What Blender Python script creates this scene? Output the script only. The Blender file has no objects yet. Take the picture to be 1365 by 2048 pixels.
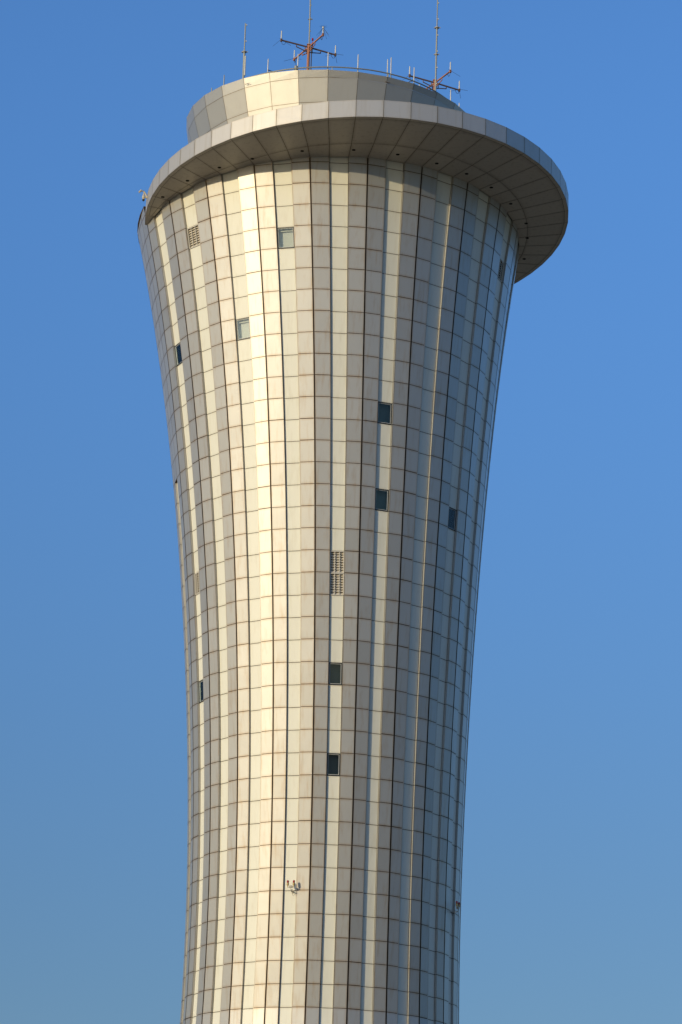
import bpy, bmesh, math, random
from mathutils import Vector, Matrix
random.seed(7)
C = bpy.context.scene.collection
sc = bpy.context.scene

# ------------------------------------------------------------------ camera
CAM_H = 1.7
F_PX, PITCH, ROLL = 5745.546, 0.33395, 0.03073        # focal length in pixels of a 2048 px tall picture
cp, sp, cr, sr = math.cos(PITCH), math.sin(PITCH), math.cos(ROLL), math.sin(ROLL)
FWD = Vector((0, cp, sp)); UP0 = Vector((0, -sp, cp)); RT0 = Vector((1, 0, 0))
RT = RT0 * cr + UP0 * sr
UP = UP0 * cr - RT0 * sr
cd = bpy.data.cameras.new('camera'); cam = bpy.data.objects.new('camera', cd); C.objects.link(cam)
cd.sensor_fit = 'VERTICAL'; cd.sensor_height = 36; cd.sensor_width = 24
cd.lens = F_PX / 2048 * 36
cd.clip_start = 1; cd.clip_end = 20000
m = Matrix((RT, UP, -FWD)).transposed().to_4x4(); m.translation = (0, 0, CAM_H)
cam.matrix_world = m
sc.camera = cam

# ------------------------------------------------------------------ sky and sun
SUN_EL, SUN_AZ = math.radians(10.0), math.radians(-46.5)   # azimuth measured from -Y (towards camera) , negative = camera's left
sun_dir = Vector((math.sin(SUN_AZ) * math.cos(SUN_EL), -math.cos(SUN_AZ) * math.cos(SUN_EL), math.sin(SUN_EL)))
w = bpy.data.worlds.new('World'); sc.world = w; w.use_nodes = True
nt = w.node_tree; nt.nodes.clear()
sky = nt.nodes.new('ShaderNodeTexSky'); sky.sky_type = 'NISHITA'; sky.sun_disc = False
sky.sun_elevation = SUN_EL
sky.sun_rotation = math.atan2(sun_dir.x, sun_dir.y)
sky.altitude = 0; sky.air_density = 1.0; sky.dust_density = 1.0; sky.ozone_density = 4.0
hs = nt.nodes.new('ShaderNodeHueSaturation'); hs.inputs['Saturation'].default_value = 1.0; hs.inputs['Value'].default_value = 2.0
bg = nt.nodes.new('ShaderNodeBackground'); bg.inputs['Strength'].default_value = 0.15
ow = nt.nodes.new('ShaderNodeOutputWorld')
# elevation tint painted over the sky: dimmer, greyer low band, brighter and bluer above
tcw = nt.nodes.new('ShaderNodeTexCoord'); spw = nt.nodes.new('ShaderNodeSeparateXYZ')
sky_tint = nt.nodes.new('ShaderNodeValToRGB'); sky_tint.color_ramp.interpolation = 'EASE'; rmp = sky_tint.color_ramp
# colours are stored at half strength (a ramp holds 0..1) and doubled by the Hue/Saturation value above
for i, (pos_, c_) in enumerate(((0.0, (.46, .50, .56)), (.12, (.385, .372, .385)), (.50, (.56, .68, .81)), (1.0, (.78, .92, 1.0)))):
    el_ = rmp.elements[i] if i < 2 else rmp.elements.new(pos_)
    el_.position = pos_; el_.color = (*c_, 1)
mul = nt.nodes.new('ShaderNodeMix'); mul.data_type = 'RGBA'; mul.blend_type = 'MULTIPLY'; mul.inputs[0].default_value = 1
nt.links.new(tcw.outputs['Generated'], spw.inputs[0]); nt.links.new(spw.outputs[2], sky_tint.inputs[0])
nt.links.new(sky.outputs[0], mul.inputs[6]); nt.links.new(sky_tint.outputs[0], mul.inputs[7])
nt.links.new(mul.outputs[2], hs.inputs['Color']); nt.links.new(hs.outputs[0], bg.inputs['Color']); nt.links.new(bg.outputs[0], ow.inputs['Surface'])
sl = bpy.data.lights.new('sun', 'SUN'); sl.energy = 3.25; sl.angle = math.radians(0.55); sl.color = (1.0, 0.83, 0.52)
so = bpy.data.objects.new('sun', sl); C.objects.link(so); so.rotation_euler = sun_dir.to_track_quat('Z', 'Y').to_euler()
sc.view_settings.view_transform = 'Standard'; sc.view_settings.look = 'None'
sc.view_settings.exposure = 0.0; sc.view_settings.gamma = 1
sc.view_settings.use_curve_mapping = False
sc.cycles.max_bounces = 8

# ------------------------------------------------------------------ materials
def mat(name, base=(.5, .5, .5), rough=.5, metal=0, spec=.5):
    m = bpy.data.materials.new(name); m.use_nodes = True
    b = m.node_tree.nodes['Principled BSDF']
    b.inputs['Base Color'].default_value = (*base, 1); b.inputs['Roughness'].default_value = rough
    b.inputs['Metallic'].default_value = metal; b.inputs['Specular IOR Level'].default_value = spec
    return m
def nodes(m): return m.node_tree.nodes, m.node_tree.links, m.node_tree.nodes['Principled BSDF']
def nn(m, t, **kw):
    n = m.node_tree.nodes.new(t)
    for k, v in kw.items(): setattr(n, k, v)
    return n
def math_n(m, op, a, b=None, clamp=False):
    n = nn(m, 'ShaderNodeMath', operation=op); n.use_clamp = clamp
    for i, v in enumerate((a, b)):
        if v is None: continue
        if isinstance(v, (int, float)): n.inputs[i].default_value = v
        else: m.node_tree.links.new(v, n.inputs[i])
    return n.outputs[0]
def mix_c(m, fac, a, b):
    n = nn(m, 'ShaderNodeMix', data_type='RGBA'); L = m.node_tree.links
    for sock, v in ((n.inputs[0], fac), (n.inputs[6], a), (n.inputs[7], b)):
        if isinstance(v, tuple): sock.default_value = (*v, 1)
        elif isinstance(v, (int, float)): sock.default_value = v
        else: L.new(v, sock)
    return n.outputs[2]
def noise(m, scale, detail=4, rough=.6, vec=None):
    n = nn(m, 'ShaderNodeTexNoise'); n.inputs['Scale'].default_value = scale; n.inputs['Detail'].default_value = detail; n.inputs['Roughness'].default_value = rough
    if vec is not None: m.node_tree.links.new(vec, n.inputs['Vector'])
    return n.outputs['Fac']
def panel_mat(name, base, stain, rough, metal, spec, edge=.5, var=.06, coat=0.0):
    """weathered cladding panel: the tone varies a little panel by panel, dirt gathers along the joints and runs in streaks"""
    m = mat(name, base, rough, metal, spec); N, L, b = nodes(m)
    uv = nn(m, 'ShaderNodeUVMap'); sep = nn(m, 'ShaderNodeSeparateXYZ'); L.new(uv.outputs[0], sep.inputs[0])
    geo = nn(m, 'ShaderNodeNewGeometry'); pos = geo.outputs['Position']
    def dist(s):       # 0 at the joint, .5 mid panel
        return math_n(m, 'MINIMUM', s, math_n(m, 'SUBTRACT', 1.0, s))
    du, dv = dist(sep.outputs[0]), dist(sep.outputs[1])
    d = math_n(m, 'MINIMUM', du, dv)
    e = math_n(m, 'SUBTRACT', 1.0, math_n(m, 'DIVIDE', d, 0.12), clamp=True)
    e = math_n(m, 'POWER', e, 1.6)
    n1 = noise(m, .9, 5, .65, pos)
    e = math_n(m, 'MULTIPLY', e, math_n(m, 'MULTIPLY', n1, edge * 2.0), clamp=True)
    mp = nn(m, 'ShaderNodeMapping'); mp.inputs['Scale'].default_value = (3.5, 3.5, .28); L.new(pos, mp.inputs[0])
    n2 = noise(m, 1.0, 5, .6, mp.outputs[0])
    st = math_n(m, 'MULTIPLY', math_n(m, 'SUBTRACT', n2, .52, clamp=True), 1.6, clamp=True)
    at = nn(m, 'ShaderNodeAttribute'); at.attribute_name = 'tone'
    fac = math_n(m, 'ADD', e, math_n(m, 'MULTIPLY', st, edge * 2.2), clamp=True)
    col = mix_c(m, fac, base, stain)
    tone = math_n(m, 'ADD', 1.0 - var, math_n(m, 'MULTIPLY', at.outputs['Fac'], 2 * var))
    b.inputs['Coat Weight'].default_value = coat; b.inputs['Coat Roughness'].default_value = .33
    hv = nn(m, 'ShaderNodeHueSaturation'); L.new(col, hv.inputs['Color']); L.new(tone, hv.inputs['Value'])
    # sheet metal is never quite flat: a faint oil-canning in every panel
    bm_ = nn(m, 'ShaderNodeBump'); bm_.inputs['Strength'].default_value = 1.0; bm_.inputs['Distance'].default_value = .012
    L.new(noise(m, 1.1, 2, .5, pos), bm_.inputs['Height']); L.new(bm_.outputs[0], b.inputs['Normal'])
    L.new(hv.outputs[0], b.inputs['Base Color'])
    L.new(math_n(m, 'ADD', rough - .03, math_n(m, 'MULTIPLY', n1, .08)), b.inputs['Roughness'])
    return m
M = {}
M['rib'] = panel_mat('rib_panel', (.45, .438, .41), (.34, .225, .11), .62, .76, .5, edge=.48, var=.065, coat=1.0)
M['strip'] = panel_mat('strip_panel', (.66, .65, .565), (.48, .42, .29), .5, .0, .6, edge=.35, var=.03)
M['fascia'] = panel_mat('fascia_panel', (.47, .45, .42), (.32, .25, .15), .5, .5, .5, edge=.3, var=.04)
M['drum'] = panel_mat('drum_panel', (.44, .425, .39), (.32, .25, .16), .58, .74, .5, edge=.15, var=.03, coat=.9)
M['soffit'] = panel_mat('soffit_panel', (.56, .50, .425), (.33, .275, .22), .42, .1, .4, edge=.6, var=.05)
M['joint'] = mat('joint', (.045, .024, .011), .8)
M['seam'] = mat('fascia_seam', (.20, .125, .045), .7)
M['deck'] = mat('roof_deck', (.22, .21, .2), .9)
M['frame'] = mat('dark_frame', (.012, .016, .018), .4)
M['white'] = mat('white_frame', (.55, .56, .55), .45)
M['vent'] = mat('vent_paint', (.56, .53, .47), .5)
M['slat'] = mat('louvre_slat', (.52, .47, .38), .5)
M['room'] = mat('room_lining', (.62, .61, .58), .8)
M['roomdark'] = mat('dark_room', (.15, .21, .21), .8)
M['dark'] = mat('dark_void', (.012, .010, .008), .9)
M['galv'] = mat('galvanised_steel', (.27, .28, .25), .5, .3)
M['pale'] = mat('pale_tube', (.50, .50, .48), .5, .1)
M['orange'] = mat('orange_paint', (.33, .14, .08), .7)
M['rust'] = mat('rusty_arm', (.15, .09, .062), .8)
M['black'] = mat('black_cable', (.02, .02, .025), .5)
M['wire'] = mat('dark_rod', (.05, .06, .08), .5, .5)
M['red'] = mat('red_glass', (.30, .010, .01), .15)
M['yellow'] = mat('yellow_paint', (.42, .29, .10), .5)
M['lampgrey'] = mat('lamp_grey', (.33, .30, .24), .5)
M['camhouse'] = mat('cream_housing', (.45, .40, .29), .5)
# glass: mostly see-through with a mirror coat
g = bpy.data.materials.new('window_glass'); g.use_nodes = True; n = g.node_tree; n.nodes.clear()
o_ = n.nodes.new('ShaderNodeOutputMaterial'); mx = n.nodes.new('ShaderNodeMixShader'); tr = n.nodes.new('ShaderNodeBsdfTransparent'); gl = n.nodes.new('ShaderNodeBsdfGlossy')
tr.inputs[0].default_value = (.92, .94, .93, 1); gl.inputs[0].default_value = (.85, .95, 1, 1); gl.inputs['Roughness'].default_value = .03
fr = n.nodes.new('ShaderNodeFresnel'); fr.inputs[0].default_value = 1.5
n.links.new(fr.outputs[0], mx.inputs[0]); n.links.new(tr.outputs[0], mx.inputs[1]); n.links.new(gl.outputs[0], mx.inputs[2]); n.links.new(mx.outputs[0], o_.inputs[0])
M['glass'] = g
# ground: dry grass and bare soil
gm = mat('ground', (.2, .17, .1), .95); N, L, b = nodes(gm)
geo = nn(gm, 'ShaderNodeNewGeometry')
c1 = mix_c(gm, noise(gm, .02, 6, .6, geo.outputs['Position']), (.205, .145, .085), (.115, .10, .05))
c2 = mix_c(gm, math_n(gm, 'MULTIPLY', noise(gm, 1.2, 5, .7, geo.outputs['Position']), .6), c1, (.25, .185, .115))
L.new(c2, b.inputs['Base Color'])
M['ground'] = gm

# ------------------------------------------------------------------ helpers
class MB:
    """collects faces for ONE mesh object"""
    def __init__(s): s.v = []; s.f = []; s.uv = []; s.t = []; s.mi = []
    def quad(s, a, b, c, d, uv=((0, 0), (1, 0), (1, 1), (0, 1)), tone=None, mi=0):
        i = len(s.v); s.v += [a, b, c, d]; s.f.append((i, i + 1, i + 2, i + 3)); s.uv += list(uv)
        s.t.append(random.random() if tone is None else tone); s.mi.append(mi)
    def poly(s, pts, mi=0):
        i = len(s.v); s.v += list(pts); s.f.append(tuple(range(i, i + len(pts)))); s.uv += [(.5, .5)] * len(pts); s.t.append(.5); s.mi.append(mi)
    def box(s, c, x, y, z, mi=0):
        """centre and three half-axis vectors"""
        c = Vector(c); x = Vector(x); y = Vector(y); z = Vector(z)
        for a, b_, d in ((x, y, z), (y, z, x), (z, x, y)):
            for q in (1, -1):
                o = c + d * q
                P = [o - a - b_, o + a - b_, o + a + b_, o - a + b_]
                if q < 0: P.reverse()
                s.quad(*P, uv=((.5, .5),) * 4, tone=.5, mi=mi)
    def tube(s, pts, r, n=8, mi=0, cap=True):
        pts = [Vector(p) for p in pts]; rs = r if isinstance(r, (list, tuple)) else [r] * len(pts)
        rings = []
        ref = None
        for i, p in enumerate(pts):
            t = (pts[min(i + 1, len(pts) - 1)] - pts[max(i - 1, 0)]).normalized()
            if ref is None: ref = Vector((0, 0, 1)) if abs(t.z) < .9 else Vector((1, 0, 0))
            u = t.cross(ref).normalized(); v = t.cross(u).normalized(); ref = -v if abs(t.dot(ref)) > .99 else ref
            rings.append([p + (u * math.cos(a) + v * math.sin(a)) * rs[i] for a in [2 * math.pi * k / n for k in range(n)]])
        for A, B in zip(rings, rings[1:]):
            for k in range(n): s.quad(A[k], B[k], B[(k + 1) % n], A[(k + 1) % n], uv=((.5, .5),) * 4, tone=.5, mi=mi)
        if cap: s.poly(rings[0], mi); s.poly(list(reversed(rings[-1])), mi)
    def lathe(s, c, prof, n=12, mi=0):
        c = Vector(c); rings = [[c + Vector((r * math.cos(2 * math.pi * k / n), r * math.sin(2 * math.pi * k / n), z)) for k in range(n)] for r, z in prof]
        for A, B in zip(rings, rings[1:]):
            for k in range(n): s.quad(A[k], A[(k + 1) % n], B[(k + 1) % n], B[k], uv=((.5, .5),) * 4, tone=.5, mi=mi)
    def build(s, name, mats, parent=None, smooth=False):
        me = bpy.data.meshes.new(name); me.from_pydata([tuple(v) for v in s.v], [], s.f)
        uvl = me.uv_layers.new(name='UVMap'); 
        for i, u in enumerate(s.uv): uvl.data[i].uv = u
        at = me.attributes.new('tone', 'FLOAT', 'FACE'); at.data.foreach_set('value', s.t)
        for mm in (mats if isinstance(mats, (list, tuple)) else [mats]): me.materials.append(mm)
        me.polygons.foreach_set('material_index', s.mi)
        if smooth: me.polygons.foreach_set('use_smooth', [True] * len(s.f))
        me.update()
        o = bpy.data.objects.new(name, me); C.objects.link(o)
        if parent is not None:
            o.parent = parent; o.matrix_parent_inverse = Matrix.Translation(-world_loc(parent))
        return o
def world_loc(o):      # parts carry world coordinates in their mesh, so a part's own origin is the world's
    return Vector(o.location) if o.parent is None else Vector((0, 0, 0))
def empty(name, loc, label, cat, group=None):
    o = bpy.data.objects.new(name, None); C.objects.link(o); o.location = loc; o.empty_display_size = .3
    o['label'] = label; o['category'] = cat
    if group: o['group'] = group
    return o
def tag(o, label, cat, group=None):
    o['label'] = label; o['category'] = cat
    if group: o['group'] = group
    return o

# ------------------------------------------------------------------ tower geometry (metres, camera at x=0 y=0)
TH0, DTH = -0.1002, 2 * math.pi / 66
ROW = 1.5519; Z1 = 89.2628 + CAM_H
RC = (14.17099, -10.73511, 9.359, -5.63544, 2.65667)
CX = (-1.46947, 2.33914, -1.01848, -.23321)
CY = (200.0, -2.29361, 5.67682)
def ring(k):
    kk = min(k, 38.0); t = (kk - 1) / 37
    r = sum(c * t ** i for i, c in enumerate(RC)); x = sum(c * t ** i for i, c in enumerate(CX)); y = sum(c * t ** i for i, c in enumerate(CY))
    if k > 38: r += .03 * (k - 38)
    return r, x, y, Z1 - (k - 1) * ROW
def S(k, jf, dr=0.0):
    r, x, y, z = ring(k); a = TH0 + jf * DTH; r += dr
    return Vector((x + r * math.sin(a), y - r * math.cos(a), z))
KB = 1 + Z1 / ROW                                             # row index at the ground
# collar: a flat disc, set off-centre towards the camera and tilted a little
LX, LY, LZ, LR, TX, TY = .51381, 195.81113, 90.62345 + CAM_H, 15.78712, .04374, -.06531
EX, EY = -1.6313, 200.0653
def plane_z(x, y): return LZ + TX * (x - LX) + TY * (y - LY)
def collar_pt(j, inset=0.0):
    a = TH0 + j * DTH; dx, dy = math.sin(a), -math.cos(a); ox, oy = EX - LX, EY - LY
    b_ = ox * dx + oy * dy; t = -b_ + math.sqrt(b_ * b_ - (ox * ox + oy * oy - LR * LR)) - inset
    return Vector((EX + t * dx, EY + t * dy, plane_z(EX + t * dx, EY + t * dy)))
def k_junction(j):
    lo, hi = -3.0, 4.0
    for _ in range(40):
        mid = (lo + hi) / 2; p = S(mid, j)
        if p.z > plane_z(p.x, p.y): lo = mid
        else: hi = mid
    return (lo + hi) / 2
JA, JB = -12, 24                                              # the collar runs from column -12 round the front to column 24
def k_top(j, rear): return k_junction(j) - (.92 if rear else .04)
def is_rear(j0):
    j0 = ((j0 + 20) % 66) - 20
    return not (JA <= j0 < JB)

tower = empty('control_tower', (ring(KB)[1], ring(KB)[2], 0), 'tall flared control tower clad in cream and grey metal panels under an offset collar', 'tower')

OPEN = {}            # (column, row) -> kind
for kind, j, k in (('window', -2, 3), ('window', -5, 7), ('window', -11, 7), ('window', 4, 11), ('window', 4, 15), ('window', 10, 15), ('vent', 1, 18), ('vent', 1, 19),
                   ('vent', -11, 18), ('window', -11, 23), ('window', 1, 23), ('window', 1, 27), ('vent', -8, 2), ('vent', 13, 2)):
    OPEN[(j, k)] = kind
REC, CORE = -.15, -.22
HJ = .018                                                     # half width of a horizontal joint, in metres
def rows(j0, j1):
    rear = is_rear(j0)
    a, b_ = k_top(j0, rear), k_top(j1, rear)
    k0 = math.floor(max(a, b_) + .08) + 1
    out = [(a, b_, k0, k0, True)]
    k = k0
    while k < KB - .5: out.append((k, k, k + 1, k + 1, False)); k += 1
    out.append((k, k, KB, KB, False))
    return out
def panel(mb, ka, kb, kc, kd, ja, jb, dra, drb, ga, gb, top, tone=None, jit=.0025, mi=0, hj=HJ):
    """one cladding panel; ga, gb are the gaps (m) at its left and right edge"""
    h = hj / ROW
    r = ring(max(ka, kb))[0]
    ja2, jb2 = ja + ga / (r * DTH), jb - gb / (r * DTH)
    ta = 0 if top else h
    J = lambda: random.uniform(-jit, jit)
    mb.quad(S(kc - h, ja2, dra + J()), S(kd - h, jb2, drb + J()), S(kb + ta, jb2, drb + J()), S(ka + ta, ja2, dra + J()), tone=tone, mi=mi)
RIDGE = .05
for mI in range(22):
    jm = 3 * mI if mI < 16 else 3 * mI - 66
    js = jm - 1
    mb = MB()
    for (ja, jb, dra, drb, ga, gb) in ((js, jm, 0, RIDGE, .012, .052), (jm, js + 2, RIDGE, 0, .052, .012)):
        for (a, b_, c, d, top) in rows(ja, jb):
            hj = HJ * (1.7 if random.random() < .06 else 1)
            panel(mb, a, b_, c, d, ja, jb, dra, drb, ga, gb, top, hj=hj)
    # returns, the side faces that close the recess beside the rib
    for je, sgn in ((js, -1), (js + 2, 1)):
        col = js if sgn < 0 else js + 1
        for (a, b_, c, d, top) in rows(col, col + 1):
            kt = a if sgn < 0 else b_
            h = HJ / ROW
            P = [S(c - h, je, REC - .06), S(c - h, je, -.008), S(kt + (0 if top else h), je, -.008), S(kt + (0 if top else h), je, REC - .06)]
            if sgn > 0: P = [P[1], P[0], P[3], P[2]]
            mb.quad(*P, uv=((.5, .1), (.5, .1), (.5, .9), (.5, .9)))
    rib = mb.build('cladding_rib', M['rib'], tower)
    # dark backing seen through the joints
    cb = MB()
    for (ja, jb, dra, drb) in ((js, jm, -.05, RIDGE - .07), (jm, js + 2, RIDGE - .07, -.05)):
        e = .03 / 13 / DTH
        for (a, b_, c, d, top) in rows(ja, jb):
            cb.quad(S(c, ja + (e if ja == js else 0), dra), S(d, jb - (e if jb == js + 2 else 0), drb), S(b_, jb - (e if jb == js + 2 else 0), drb), S(a, ja + (e if ja == js else 0), dra))
    cb.build('joint_backing', M['joint'], tower)
    # recessed strip to the right of this rib
    j0 = js + 2
    jj = ((j0 + 20) % 66) - 20
    mb = MB(); cb = MB(); segs = [mb]; bsegs = [cb]
    for (a, b_, c, d, top) in rows(j0, j0 + 1):
        kk = None if top else a
        if jj == -14 and c <= 13: 
            panel(mb, a, b_, c, d, j0, j0 + 1, 0, 0, .02, .02, top, mi=1); continue
        if (jj, kk) in OPEN:
            if cb.v: cb = MB(); bsegs.append(cb)
        else: cb.quad(S(c, j0, CORE), S(d, j0 + 1, CORE), S(b_, j0 + 1, CORE), S(a, j0, CORE))
        if (jj, kk) in OPEN:
            if mb.v: mb = MB(); segs.append(mb)
            continue
        panel(mb, a, b_, c, d, j0, j0 + 1, REC, REC, .022, .022, top)
    if jj == -14:
        cb.quad(S(13, j0, CORE), S(13, j0 + 1, CORE), S(13, j0 + 1, 0), S(13, j0, 0))
    for mb in segs: mb.build('recessed_strip', [M['strip'], M['rib']], tower)
    for cb in bsegs: cb.build('strip_backing', M['joint'], tower)

# ------------------------------------------------------------------ windows and vents
def sub(name, kind='EMPTY'):
    o = bpy.data.objects.new(name, None); C.objects.link(o); return o
def opening(j, k, kind):
    A = S(k + 1, j, REC); B = S(k + 1, j + 1, REC); D = S(k, j, REC); E_ = S(k, j + 1, REC)
    cen = (A + B + D + E_) / 4
    ux = ((B - A) + (E_ - D)).normalized(); uz = ((D - A) + (E_ - B)); hz = uz.length / 4; uz.normalize()
    wn = ux.cross(uz).normalized()
    if wn.y > 0 and abs(wn.y) > .3: wn = -wn
    out = Vector((math.sin(TH0 + (j + .5) * DTH), -math.cos(TH0 + (j + .5) * DTH), 0))
    if wn.dot(out) < 0: wn = -wn
    hw = ((B - A).length + (E_ - D).length) / 4 - .012
    hz -= .012
    def bar(mb, cx_, cz, sx, sz, d0, d1, mi=0):
        mb.box(cen + ux * cx_ + uz * cz + wn * ((d0 + d1) / 2), ux * sx, uz * sz, wn * (abs(d1 - d0) / 2), mi)
    def border(mb, hw_, hz_, wd, d0, d1, mi=0):
        bar(mb, -hw_ + wd / 2, 0, wd / 2, hz_, d0, d1, mi); bar(mb, hw_ - wd / 2, 0, wd / 2, hz_, d0, d1, mi)
        bar(mb, 0, hz_ - wd / 2, hw_ - wd, wd / 2, d0, d1, mi); bar(mb, 0, -hz_ + wd / 2, hw_ - wd, wd / 2, d0, d1, mi)
    # closed lining box behind the opening, part of the frame
    def lining(mb, depth, mi, mback=None):
        for s_ in (-1, 1):
            bar(mb, s_ * (hw + .01), 0, .01, hz + .02, -depth, -.01, mi)
            bar(mb, 0, s_ * (hz + .01), hw, .01, -depth, -.01, mi)
        bar(mb, 0, 0, hw + .02, hz + .02, -depth - .02, -depth, mi if mback is None else mback)
    if kind == 'window':
        pale = (j, k) in ((-5, 7), (-2, 3), (-11, 7))          # these three show a pale room or blind, the others are dark
        f = MB(); border(f, hw, hz, .065, -.10, .035); lining(f, .34 if pale else .5, 2, 2 if pale else 3)
        border(f, hw - .065, hz - .065, .028, -.09, .012, 1)
        fo = f.build('window', [M['frame'], M['white'], M['room'], M['roomdark']], tower)
        p = MB(); bar(p, 0, 0, hw - .093, hz - .093, -.012, -.004); p.build('pane', M['glass'], fo)
        # pull-down blind half-way, seen behind the upper panes
        bl = MB()
        if (j, k) in ((-5, 7), (-2, 3)):
            bar(bl, hw * .45, -.1 * hz, hw * .22, hz * .62, -.40, -.37); bar(bl, 0, hz * .72, hw * .85, .03, -.2, -.17)
            bl.build('blind', M['vent'], fo)
        return cen, ux, uz, wn, hw, hz
    f = MB(); border(f, hw, hz, .05, -.06, .035); lining(f, .4, 1)
    for s_ in (-1, 1): bar(f, s_ * hw / 3, 0, .022, hz - .05, -.02, .03)
    fo = f.build('vent', [M['vent'], M['dark']], tower)
    l = MB(); n_ = 8
    for i in range(n_):
        zc = -hz + .05 + (2 * hz - .1) * (i + .5) / n_
        c_ = cen + uz * zc - wn * .09
        ax = (uz * -.074 + wn * .05)
        l.box(c_, ux * (hw - .052), ax, ax.cross(ux).normalized() * .006)
    l.build('louvre', M['slat'], fo)
info = {}
for (j, k), kind in OPEN.items(): info[(j, k)] = opening(j, k, kind)
cen, ux, uz, wn, hw, hz = info[(4, 11)]
for i, dx in enumerate((-.12, .06, .24)):
    cu = MB(); c_ = cen + ux * dx - wn * .10 - uz * (hz - .005)
    hgt = (.10, .15, .11)[i]
    cu.lathe(c_, [(0, 0), (.035, 0), (.038, hgt * .7), (.02, hgt * .85), (.02, hgt), (0, hgt)], 10)
    o = cu.build('bottle', M['white'])
    tag(o, ('short white bottle at the left on the sill inside the dark window right of centre', 'tallest white bottle, in the middle on the sill inside the dark window right of centre', 'white bottle at the right end of the sill inside the dark window right of centre')[i], 'bottle', 'bottles on the window sill')

# ------------------------------------------------------------------ collar
SEAM = [(-71, 14.35), (-65.8, 14.47), (-60.2, 14.55), (-49.4, 14.68), (-42.6, 14.8), (-32.7, 14.95), (-27, 15.1), (-21.7, 15.29), (-16.2, 15.55), (-11.1, 15.82), (-5.8, 16.08), (-.7, 16.25), (4.7, 16.42),
        (10.6, 16.56), (16, 16.68), (26.8, 16.76), (37.6, 16.6), (48.9, 16.35), (59.3, 16.0), (65.2, 15.74), (70.5, 15.52), (75.7, 15.32), (82.2, 15.08), (87.7, 14.88), (94.6, 14.69), (98.7, 14.52), (125, 13.9)]
def seam_r(deg):
    for (a, ra), (b_, rb) in zip(SEAM, SEAM[1:]):
        if a <= deg <= b_: return ra + (rb - ra) * (deg - a) / (b_ - a)
    return SEAM[0][1] if deg < SEAM[0][0] else SEAM[-1][1]
SXC, SYC = ring(0)[1], ring(0)[2]
def on_plane(x, y, dz=0): return Vector((x, y, plane_z(x, y) + dz))
def inner_pt(j):
    k = k_junction(j); p = S(k, j, -.05); return on_plane(p.x, p.y)
def seam_pt(j):
    a = TH0 + j * DTH; r = seam_r(math.degrees(a))
    return on_plane(SXC + r * math.sin(a), SYC - r * math.cos(a))
FH = 1.30
fas = MB(); sof = MB(); bk = MB(); lip = MB()
def lerp(a, b_, t): return a + (b_ - a) * t
def inset4(P, du, dv):
    """shrink quad P (a b c d; ab is the bottom) by du metres sideways and dv at top and bottom"""
    a, b_, c, d = P
    lu = max((b_ - a).length, .05); lu2 = max((c - d).length, .05); lv = max((d - a).length, .05); lv2 = max((c - b_).length, .05)
    def pt(u, v):
        uu = (du / ((lu + lu2) / 2)); vv = dv / ((lv + lv2) / 2)
        u = uu if u == 0 else 1 - uu; v = vv if v == 0 else 1 - vv
        return lerp(lerp(a, b_, u), lerp(d, c, u), v)
    return [pt(0, 0), pt(1, 0), pt(1, 1), pt(0, 1)]
UPV = Vector((0, 0, 1))
for j in range(JA, JB):
    o0, o1 = collar_pt(j), collar_pt(j + 1)
    t0, t1 = o0 + UPV * FH, o1 + UPV * FH
    q = inset4([o0, o1, t1, t0], .016, 0)
    fas.quad(*q)
    out = (o1 - o0).cross(UPV).normalized()
    bk.quad(o0 - out * .03, o1 - out * .03, t1 - out * .03, t0 - out * .03)
    # coping: turned-in top edge
    i0, i1 = collar_pt(j, .35) + UPV * FH, collar_pt(j + 1, .35) + UPV * FH
    fas.quad(t0, t1, i1, i0, uv=((.5, .5),) * 4)
    fas.quad(i1 - UPV * .35, i0 - UPV * .35, i0, i1, uv=((.5, .5),) * 4)
    # soffit: edge band, outer field, inner field
    e0, e1 = collar_pt(j, .30), collar_pt(j + 1, .30)
    s0, s1 = seam_pt(j), seam_pt(j + 1); n0, n1 = inner_pt(j), inner_pt(j + 1)
    ce = Vector((EX, EY, 0))
    def far(p): return (Vector((p.x, p.y, 0)) - ce).length
    if far(s0) > far(e0) - .02: s0 = lerp(n0, e0, .55)
    if far(s1) > far(e1) - .02: s1 = lerp(n1, e1, .55)
    dn = UPV * -.0
    if far(e0) - far(n0) > .05 and far(e1) - far(n1) > .05:
        sof.quad(*[p for p in inset4([o1, o0, e0, e1], .014, .012)], uv=((.5, .5),) * 4)
        sof.quad(*inset4([e1, e0, s0, s1], .014, .010))
        sof.quad(*inset4([s1, s0, n0, n1], .014, .010))
        up = UPV * .03
        lip.quad(o1 + up - out * .04, o0 + up - out * .04, n0 + up, n1 + up)
    else:
        sof.quad(o1, o0, n0, n1)
# end faces of the crescent
for j in (JA, JB):
    o0, n0 = collar_pt(j), inner_pt(j)
    fas.quad(n0, o0, o0 + UPV * FH, n0 + UPV * FH) if j == JA else fas.quad(o0, n0, n0 + UPV * FH, o0 + UPV * FH)
fo = fas.build('fascia', M['fascia'], tower); so_ = sof.build('soffit', M['soffit'], tower)
bk.build('fascia_joint', M['seam'], fo); lip.build('soffit_joint', M['joint'], so_)
dk = MB()
for j in range(JA, JB):
    a, b_ = collar_pt(j, .35) + UPV * (FH - .3), collar_pt(j + 1, .35) + UPV * (FH - .3)
    dk.quad(a, b_, Vector((EX, EY, LZ + FH - .3)), Vector((EX, EY, LZ + FH - .3)))
dk2 = dk.build('roof_deck', M['deck'], tower)
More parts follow.
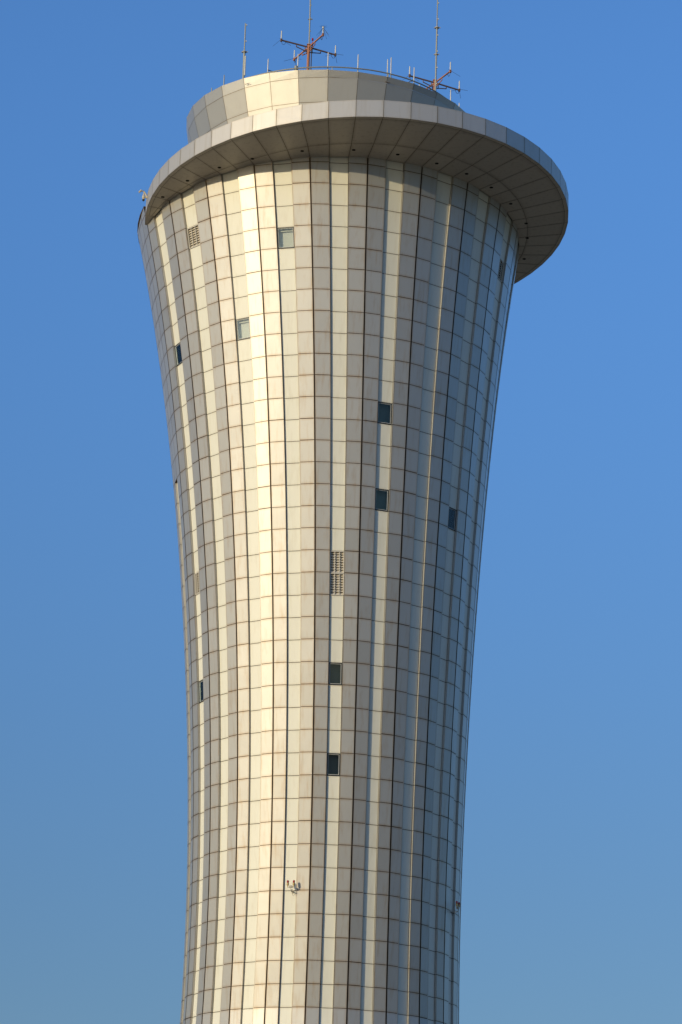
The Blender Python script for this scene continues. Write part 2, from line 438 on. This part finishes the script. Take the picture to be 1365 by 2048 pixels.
# deck over the shaft where the collar stops, plus its dark coping
rt = MB(); ed = MB()
for j in list(range(JB, 54)):
    a, b_ = S(k_top(j, True), j), S(k_top(j + 1, True), j + 1)
    rt.quad(a - UPV * .1, b_ - UPV * .1, Vector((EX, EY, LZ + FH - .3)), Vector((EX, EY, LZ + FH - .3)))
    ka, kb = k_top(j, True), k_top(j + 1, True)
    pa, pb, pc, pd = S(ka + .02, j, .05), S(kb + .02, j + 1, .05), S(kb - .05, j + 1, .05), S(ka - .05, j, .05)
    ed.quad(pa, pb, pc, pd); qa, qb = S(ka - .05, j, -.2), S(kb - .05, j + 1, -.2)
    ed.quad(pd, pc, qb, qa); ed.quad(pb, pa, S(ka + .02, j, -.02), S(kb + .02, j + 1, -.02))
ed.poly([S(k_top(54, True) + .02, 54, .05), S(k_top(54, True) + .02, 54, -.2), S(k_top(54, True) - .05, 54, -.2), S(k_top(54, True) - .05, 54, .05)])
rt.build('rear_deck', M['deck'], tower); ed.build('coping', M['joint'], tower)
# downlights sunk in the soffit
for jf, r in ((-8.85, 15.09), (-6.75, 15.25), (-4.68, 15.33), (-2.85, 15.36), (-.32, 15.48), (2.17, 15.52), (4.36, 15.5), (6.49, 15.43), (8.33, 15.44), (10.24, 15.34), (12.25, 15.25), (14.54, 15.33), (16.12, 15.09), (18.47, 15.02)):
    a = TH0 + jf * DTH; c_ = on_plane(SXC + r * math.sin(a), SYC - r * math.cos(a))
    d_ = MB(); d_.lathe(c_, [(0, -.006), (.085, -.006), (.09, -.012), (.135, -.012), (.14, .0)], 16)
    d_.build('downlight', M['dark'], tower)

# ------------------------------------------------------------------ the drum above the collar
DX, DY = -1.63, 198.0
A0, AST = math.radians(-81.475), math.radians(360 / 31.5)
RINGS = [(99.358 + CAM_H, 11.125, -.0138, .0459), (98.449 + CAM_H, 10.949, .0070, .0105), (96.683 + CAM_H, 10.461, .0062, .0090), (94.95 + CAM_H, 10.0, .004, .006), (92.3 + CAM_H, 9.4, 0, 0)]
NS = 32
ANG = [A0 + AST * i for i in range(14)]
rest = (2 * math.pi - AST * 13) / (NS - 13)
ANG += [ANG[13] + rest * (i + 1) for i in range(NS - 14)]
def D(i, ri, dr=0.0, dz=0.0):
    z, r, tx, ty = RINGS[ri]; a = ANG[i % NS]
    x_, y_ = r * math.sin(a), -r * math.cos(a)
    return Vector((DX + (r + dr) * math.sin(a), DY - (r + dr) * math.cos(a), z + tx * x_ + ty * y_ + dz))
dm = MB(); db = MB()
for i in range(NS):
    for ri in range(4):
        q = inset4([D(i, ri + 1), D(i + 1, ri + 1), D(i + 1, ri), D(i, ri)], .014, 0 if ri == 0 else .014)
        if ri == 0: q = inset4([D(i, 1, 0, .014), D(i + 1, 1, 0, .014), D(i + 1, 0), D(i, 0)], .014, 0)
        dm.quad(*q)
        db.quad(D(i, ri + 1, -.03), D(i + 1, ri + 1, -.03), D(i + 1, ri, -.03, -.01), D(i, ri, -.03, -.01))
    dm.quad(D(i, 0), D(i + 1, 0), D(i + 1, 0, -.18), D(i, 0, -.18), uv=((.5, .5),) * 4)
    dm.quad(D(i + 1, 0, -.18, -.5), D(i, 0, -.18, -.5), D(i, 0, -.18), D(i + 1, 0, -.18), uv=((.5, .5),) * 4)
dr_ = dm.build('drum_cladding', M['drum'], tower); db.build('drum_joint', M['seam'], dr_)
dd = MB(); dd.poly([D(i, 0, -.18, -.45) for i in range(NS)]); dd.build('drum_roof', M['deck'], tower)

# ------------------------------------------------------------------ things on the roof
def ray(px, py):
    dx, dy = px - 682.5, py - 1024
    u, v = dx * cr + dy * sr, -dx * sr + dy * cr
    return Vector((u / F_PX, cp + v / F_PX * sp, sp - v / F_PX * cp))
def at_y(px, py, y):
    d = ray(px, py); p = d * (y / d.y); return p + Vector((0, 0, CAM_H))
def at_r(px, py, r):
    """surveyed point: where the sight line meets the front of the vertical cylinder of radius r round the drum"""
    d = ray(px, py); a = d.x ** 2 + d.y ** 2; b_ = -2 * (d.x * DX + d.y * DY); c = DX ** 2 + DY ** 2 - r * r
    q = b_ * b_ - 4 * a * c
    t = (-b_ - math.sqrt(max(q, 0))) / (2 * a)
    return d * t + Vector((0, 0, CAM_H))
def rim_z(x, y): return RINGS[0][0] + RINGS[0][2] * (x - DX) + RINGS[0][3] * (y - DY)

# lightning posts round the rim
posts = [((424, 176), 'shortest rim rod, at the far left of the drum top, only its tip showing'), ((449, 150), 'short thin rim rod left of the tall grey lightning mast'), ((537, 118), 'rim rod with a dark slanting stay, right of the leftmost mast'),
         ((597, 108), 'rim rod with a small grey junction box at its foot, beside the orange post'), ((657, 105), 'rim rod just right of the left orange antenna post'), ((717, 109), 'rim rod standing alone at the middle right of the drum top'),
         ((776, 119), 'left rod of the close pair of rim rods between the two antennas'), ((783, 115), 'taller right rod of the close pair of rim rods between the two antennas'), ((829, 135), 'rim rod with a pale bent stay, left of the right orange antenna'),
         ((902, 180), 'rim rod below the right arm of the right orange antenna'), ((919, 206), 'lowest rim rod, at the far right of the drum top')]
for n_, ((px, py), lab) in enumerate(posts):
    top = at_r(px, py, 10.55); base = Vector((top.x, top.y, rim_z(top.x, top.y) - .45))
    t = empty('lightning_rod', base, lab, 'lightning rod', 'thin lightning rods round the top rim')
    mb = MB(); mb.tube([base, Vector((top.x, top.y, top.z - .25)), top], [.045, .04, .034], 8); mb.build('rod', M['pale'] if n_ > 1 else M['galv'], t)
    out = Vector((top.x - DX, top.y - DY, 0)).normalized(); tan = UPV.cross(out)
    zz = rim_z(top.x, top.y)
    mb = MB()
    foot = Vector((top.x, top.y, zz + .28)); 
    if n_ in (2, 8):
        s_ = 1 if n_ == 2 else -1
        mb.tube([foot + UPV * .3, foot + tan * .75 * s_ - UPV * .12], .035, 6)
    else:
        mb.tube([foot, foot - out * .3 - UPV * .05], .03, 6)
    mb.box(foot - UPV * .1, tan * .05, out * .05, UPV * .1)
    mb.build('stay', M['black'] if n_ < 4 else M['pale'], t)
    if n_ == 3:
        mb = MB(); c_ = foot - tan * .12 + UPV * .12 + out * .05
        mb.lathe(c_, [(0, -.18), (.09, -.18), (.13, -.12), (.13, .14), (.10, .2), (0, .2)], 12)
        mb.build('junction_box', M['galv'], t)
# curved rail just inside the rim
HT = ((-180, .05), (-50, .12), (-32, .2), (-16, .33), (0, .42), (16, .49), (30, .47), (42, .37), (60, .1), (180, .05))
def rail_h(d):
    for (a, ha), (b_, hb) in zip(HT, HT[1:]):
        if a <= d <= b_: return ha + (hb - ha) * (d - a) / (b_ - a)
    return .05
rp = []
for i in range(97):
    a = 2 * math.pi * i / 96; r = 10.72
    x_, y_ = DX + r * math.sin(a), DY - r * math.cos(a)
    h_ = rail_h(math.degrees(a) if a <= math.pi else math.degrees(a) - 360)
    rp.append(Vector((x_, y_, rim_z(x_, y_) + h_)))
rl = empty('roof_rail', (DX, DY - 10.72, RINGS[0][0]), 'curved grey tube rail running just above the rim of the drum', 'rail')
mb = MB(); mb.tube(rp, .05, 8, cap=False); mb.build('rail_tube', M['galv'], rl, smooth=True)
for i in range(0, 96, 6):
    p = rp[i]; mb = MB(); mb.tube([p, Vector((p.x, p.y, rim_z(p.x, p.y) - .45))], .03, 6); mb.build('rail_bracket', M['galv'], rl)
# small rusty brackets on the drum face
for (px, py, r, lab) in ((495, 167.5, 11.12, 'small rusty bar bracket on the bright left panels of the drum'), (776, 164.5, 11.02, 'small rusty bar bracket on the shaded right panels of the drum')):
    p = at_r(px, py, r); out = Vector((p.x - DX, p.y - DY, 0)).normalized(); tan = UPV.cross(out)
    mb = MB(); mb.tube([p - tan * .2, p + tan * .2], .018, 6); mb.tube([p, p - out * .16], .018, 6)
    tag(mb.build('bracket', M['rust']), lab, 'bracket', 'small brackets on the drum')

def mast(pts, lab, widths, flanges, base_drop=.6, side=None, r=10.6):
    """a tapering pole surveyed at its foot and head"""
    (bx, by), (tx_, ty_) = pts
    b_ = at_r(bx, by, r); tp = at_y(tx_, ty_, b_.y)
    base = Vector((b_.x, b_.y, rim_z(b_.x, b_.y) - .45))
    t = empty('lightning_mast', base, lab, 'mast', 'tall grey masts on the tower top')
    dirv = (tp - b_)
    mb = MB(); L_ = dirv.length
    prev = base; 
    steps = [0] + [f[0] for f in flanges] + [1]
    for i in range(len(steps) - 1):
        a = b_ + dirv * steps[i] if i else base; c = b_ + dirv * steps[i + 1]
        mb.tube([a, c], widths[i], 10)
    mb.build('pole', M['galv'], t)
    for f, rr in flanges:
        c = b_ + dirv * f; mb = MB(); mb.lathe(c, [(0, -.04), (rr, -.04), (rr, .04), (0, .04)], 12)
        mb.tube([c + Vector((-rr - .06, 0, -.02)), c + Vector((rr + .1, 0, .02))], .04, 6)
        mb.build('flange', M['lampgrey'], t)
    mb = MB(); z = 0.08
    while z < .97:
        c = b_ + dirv * z + Vector((widths[0] + .01, -.02, 0)); mb.box(c, (.035, 0, 0), (0, .04, 0), (0, 0, .05)); z += 1.35 / L_
    mb.build('clips', M['pale'], t)
    if side:
        a, c = b_ + dirv * side[0] + Vector((.09, -.05, 0)), b_ + dirv * side[1] + Vector((.09, -.05, 0))
        mb = MB(); mb.tube([a, c], .055, 8); mb.build('side_tube', M['pale'], t)
    return t
mast(((487.2, 157), (491.5, 47)), 'leftmost grey mast, its plate half way up and a pale tube at its foot', [.085, .05], [(.48, .16)], side=(0.05, .40), r=10.85)
mast(((871.2, 188), (877.2, -60)), 'tall grey mast on the right, in front of the right orange antenna', [.065, .065, .045], [(.315, .12), (.53, .16)], r=10.6)

def antenna(hub_px, y, lab, L_=2.28, rot=0.0, top_pole=None, post_h=2.2, discone=False, cable=True):
    hub = at_y(hub_px[0], hub_px[1], y)
    zb = rim_z(hub.x, hub.y) - .45
    t = empty('antenna_mast', (hub.x, hub.y, zb), lab, 'antenna', 'orange four-armed antenna masts')
    mb = MB(); mb.tube([Vector((hub.x, hub.y, zb)), hub + UPV * .22], .115, 14); mb.box(hub + UPV * .2, (.15, 0, 0), (0, .15, 0), (0, 0, .03)); mb.build('post', M['orange'], t, smooth=False)
    if cable:
        mb = MB(); mb.tube([Vector((hub.x + .22, hub.y, zb)), hub + Vector((.22, 0, -.1)), hub + Vector((.3, 0, .3))], .045, 6); mb.build('feed_cable', M['black'], t)
        mb = MB(); mb.tube([hub + Vector((.15, 0, .2)), hub + Vector((.27, -.05, .35)), hub + Vector((.27, -.05, .55))], .03, 6); mb.lathe(hub + Vector((.27, -.05, .55)), [(0, 0), (.07, 0), (.08, .12), (.05, .2), (0, .22)], 10); mb.build('beacon', M['red'], t)
    if top_pole:
        mb = MB(); a = hub + Vector((.03, -.04, -.05)); c = at_y(top_pole[0], top_pole[1], y); dv = c - a
        mb.tube([a, c], .055, 10)
        fz = a + dv * top_pole[2]; mb.tube([fz + Vector((-.14, 0, 0)), fz + Vector((.2, 0, .02))], .045, 6)
        z = .05
        while z < .95: mb.box(a + dv * z + Vector((.06, -.02, 0)), (.03, 0, 0), (0, .03, 0), (0, 0, .05)); z += 1.1 / dv.length
        mb.build('top_pole', M['galv'], t)
    dirs = [(-2.0, -.95), (1.98, 1.05), (1.05, -1.98), (-1.1, 1.98)]
    for i, (dx, dy) in enumerate(dirs):
        d = Vector((dx, dy, 0)).normalized(); c_, s_ = math.cos(rot), math.sin(rot); d = Vector((d.x * c_ - d.y * s_, d.x * s_ + d.y * c_, 0))
        n2 = UPV.cross(d)
        end = hub + d * L_
        mb = MB(); mb.box(hub + d * (L_ / 2), d * (L_ / 2), n2 * .042, UPV * .045)
        # hanging triangular gusset frame under the inner half
        q0, q1, q2 = hub + d * .3 - UPV * .42, hub + d * 1.02 - UPV * .06, hub + d * 1.02 - UPV * .22
        for a, b2 in ((hub + d * .3 - UPV * .02, q0), (q1, q2), (q2, q0 + UPV * .04), (q0, hub - UPV * .38)):
            mb.tube([a, b2], .038, 6)
        mb.box(end, d * .06, n2 * .07, UPV * .11)
        arm = mb.build('arm', M['rust'] if i < 2 else M['orange'], t)
        mb = MB(); 
        if discone and i == 2:
            tp = end + UPV * .62; mb.tube([end, tp], .05, 8); mb.lathe(tp, [(0, -.08), (.075, -.08), (.075, .06), (0, .06)], 10)
            mb.build('aerial', M['pale'], arm)
            mb = MB()
            for q in range(8):
                a = 2 * math.pi * q / 8 + .2; mb.tube([tp + UPV * .05, tp + Vector((math.cos(a) * .28, math.sin(a) * .28, .06))], .009, 4)
                mb.tube([tp - UPV * .03, tp + Vector((math.cos(a) * .5, math.sin(a) * .5, -.75))], .009, 4)
            mb.build('radial', M['wire'], arm)
        else:
            mb.tube([end + UPV * .05, end + UPV * .78], [.055, .042], 8); mb.build('aerial', M['pale'], arm)
            mb = MB()
            for a in (.4 + i, .4 + i + 2.09, .4 + i + 4.19):
                mb.tube([end + UPV * .08, end + Vector((math.cos(a) * .8, math.sin(a) * .8, -.28))], .012, 4)
            mb.build('radial', M['wire'], arm)
        mb = MB(); mb.tube([end - UPV * .08 + d * -.02, end - UPV * .3 - d * .08, end - UPV * .34 - d * .2, end - UPV * .22 - d * .32, end - UPV * .06 - d * .36], .016, 5); mb.build('cable_loop', M['black'], arm)
    return t
antenna((618, 94.5), 193.0, 'left orange post antenna with four rusty arms and a tall grey pole rising from it', top_pole=(622.5, -45, .40), discone=True)
antenna((870.3, 165.5), 196.0, 'right orange post antenna with four arms, standing behind the grey mast', L_=2.2, cable=False, rot=.03)

# ------------------------------------------------------------------ obstruction lights on the shaft
def lamp_pair(mount, out, tan, lab, reach=.62, spread=.21, side=-1):
    t = empty('obstruction_light', mount, lab, 'warning light', 'twin red obstruction lights on the shaft')
    mb = MB(); mb.box(mount + out * .02, tan * .07, UPV * .09, out * .02)
    a = mount + out * .05; b2 = mount + out * reach * .95 - UPV * .06 + tan * .02 * side; c = b2 + UPV * .22
    mb.tube([a, mount + out * .3 - UPV * .05, b2, c], .028, 8); mb.tube([b2 + UPV * .02, mount + out * .3 + UPV * .1, mount + out * .04 + UPV * .08], .018, 6)
    mb.build('bracket', M['lampgrey'], t)
    mb = MB(); mb.box(c + UPV * .06, tan * .10, out * .07, UPV * .08); mb.tube([c + UPV * .04 - tan * spread, c + UPV * .04 + tan * spread], .025, 8); mb.build('junction_box', M['lampgrey'], t)
    for s_ in (-1, 1):
        p = c + tan * spread * s_ + UPV * .06
        mb = MB(); mb.tube([p - UPV * .05, p + UPV * .08], .03, 8); mb.lathe(p + UPV * .08, [(0, 0), (.05, 0), (.075, .06), (.08, .17), (.055, .19), (0, .19)], 12)
        lo = mb.build('lamp', M['yellow'], t)
        mb = MB(); mb.lathe(p + UPV * .27, [(.055, 0), (.075, .01), (.078, .10), (.055, .16), (.02, .185), (0, .19)], 12); mb.build('lens', M['red'], lo, smooth=True)
    mb = MB(); q = mount + out * .25 - UPV * .05; mb.tube([q, q - UPV * .22 + out * .0 + tan * .03, q - UPV * .28 + tan * .1, q - UPV * .2 + tan * .18, q + tan * .2 - out * .2], .010, 5); mb.build('cable', M['black'], t)
def wall_frame(j, k, dr):
    p = S(k, j, dr); a = TH0 + j * DTH
    return p, Vector((math.sin(a), -math.cos(a), 0)), Vector((math.cos(a), math.sin(a), 0))
p, o1, t1 = wall_frame(-1.28, 33.05, REC); lamp_pair(p, o1, t1, 'twin red warning lamps on a bracket low on the sunlit left front of the shaft', reach=.66)
p, o1, t1 = wall_frame(13.1, 33.02, REC); lamp_pair(p, o1, t1, 'twin dark red warning lamps on a bracket at the shaded right edge of the shaft', reach=.72)

# ------------------------------------------------------------------ camera head on the left edge of the collar
cpos = collar_pt(-10.4) + UPV * 1.2
out = Vector((cpos.x - LX, cpos.y - LY, 0)).normalized(); tan = UPV.cross(out)
t = empty('security_camera', cpos, 'cream arched bracket with a hanging camera head on the left edge of the collar', 'camera')
mb = MB(); mb.tube([cpos - UPV * .25, cpos + out * .12 + UPV * .05, cpos + out * .28 + UPV * .26, cpos + out * .46 + UPV * .30, cpos + out * .62 + UPV * .14], [.06, .06, .07, .09, .07], 10); mb.build('arm', M['camhouse'], t, smooth=True)
mb = MB(); mb.lathe(cpos + out * .26 - UPV * .28, [(0, -.14), (.07, -.1), (.11, 0), (.11, .12), (.08, .2), (.05, .34)], 14); mb.tube([cpos - UPV * .25, cpos + out * .26 - UPV * .2], .06, 8)
hd = mb.build('camera_head', M['camhouse'], t, smooth=True)
mb = MB(); mb.lathe(cpos + out * .26 - UPV * .43, [(0, -.12), (.06, -.1), (.1, -.02), (.1, .03)], 12); mb.build('lens_cover', M['black'], hd, smooth=True)

# ------------------------------------------------------------------ ground
mb = MB(); G = 6000; mb.quad(Vector((-G, -G, 0)), Vector((G, -G, 0)), Vector((G, G, 0)), Vector((-G, G, 0)))
go = mb.build('ground', M['ground']); go['kind'] = 'structure'
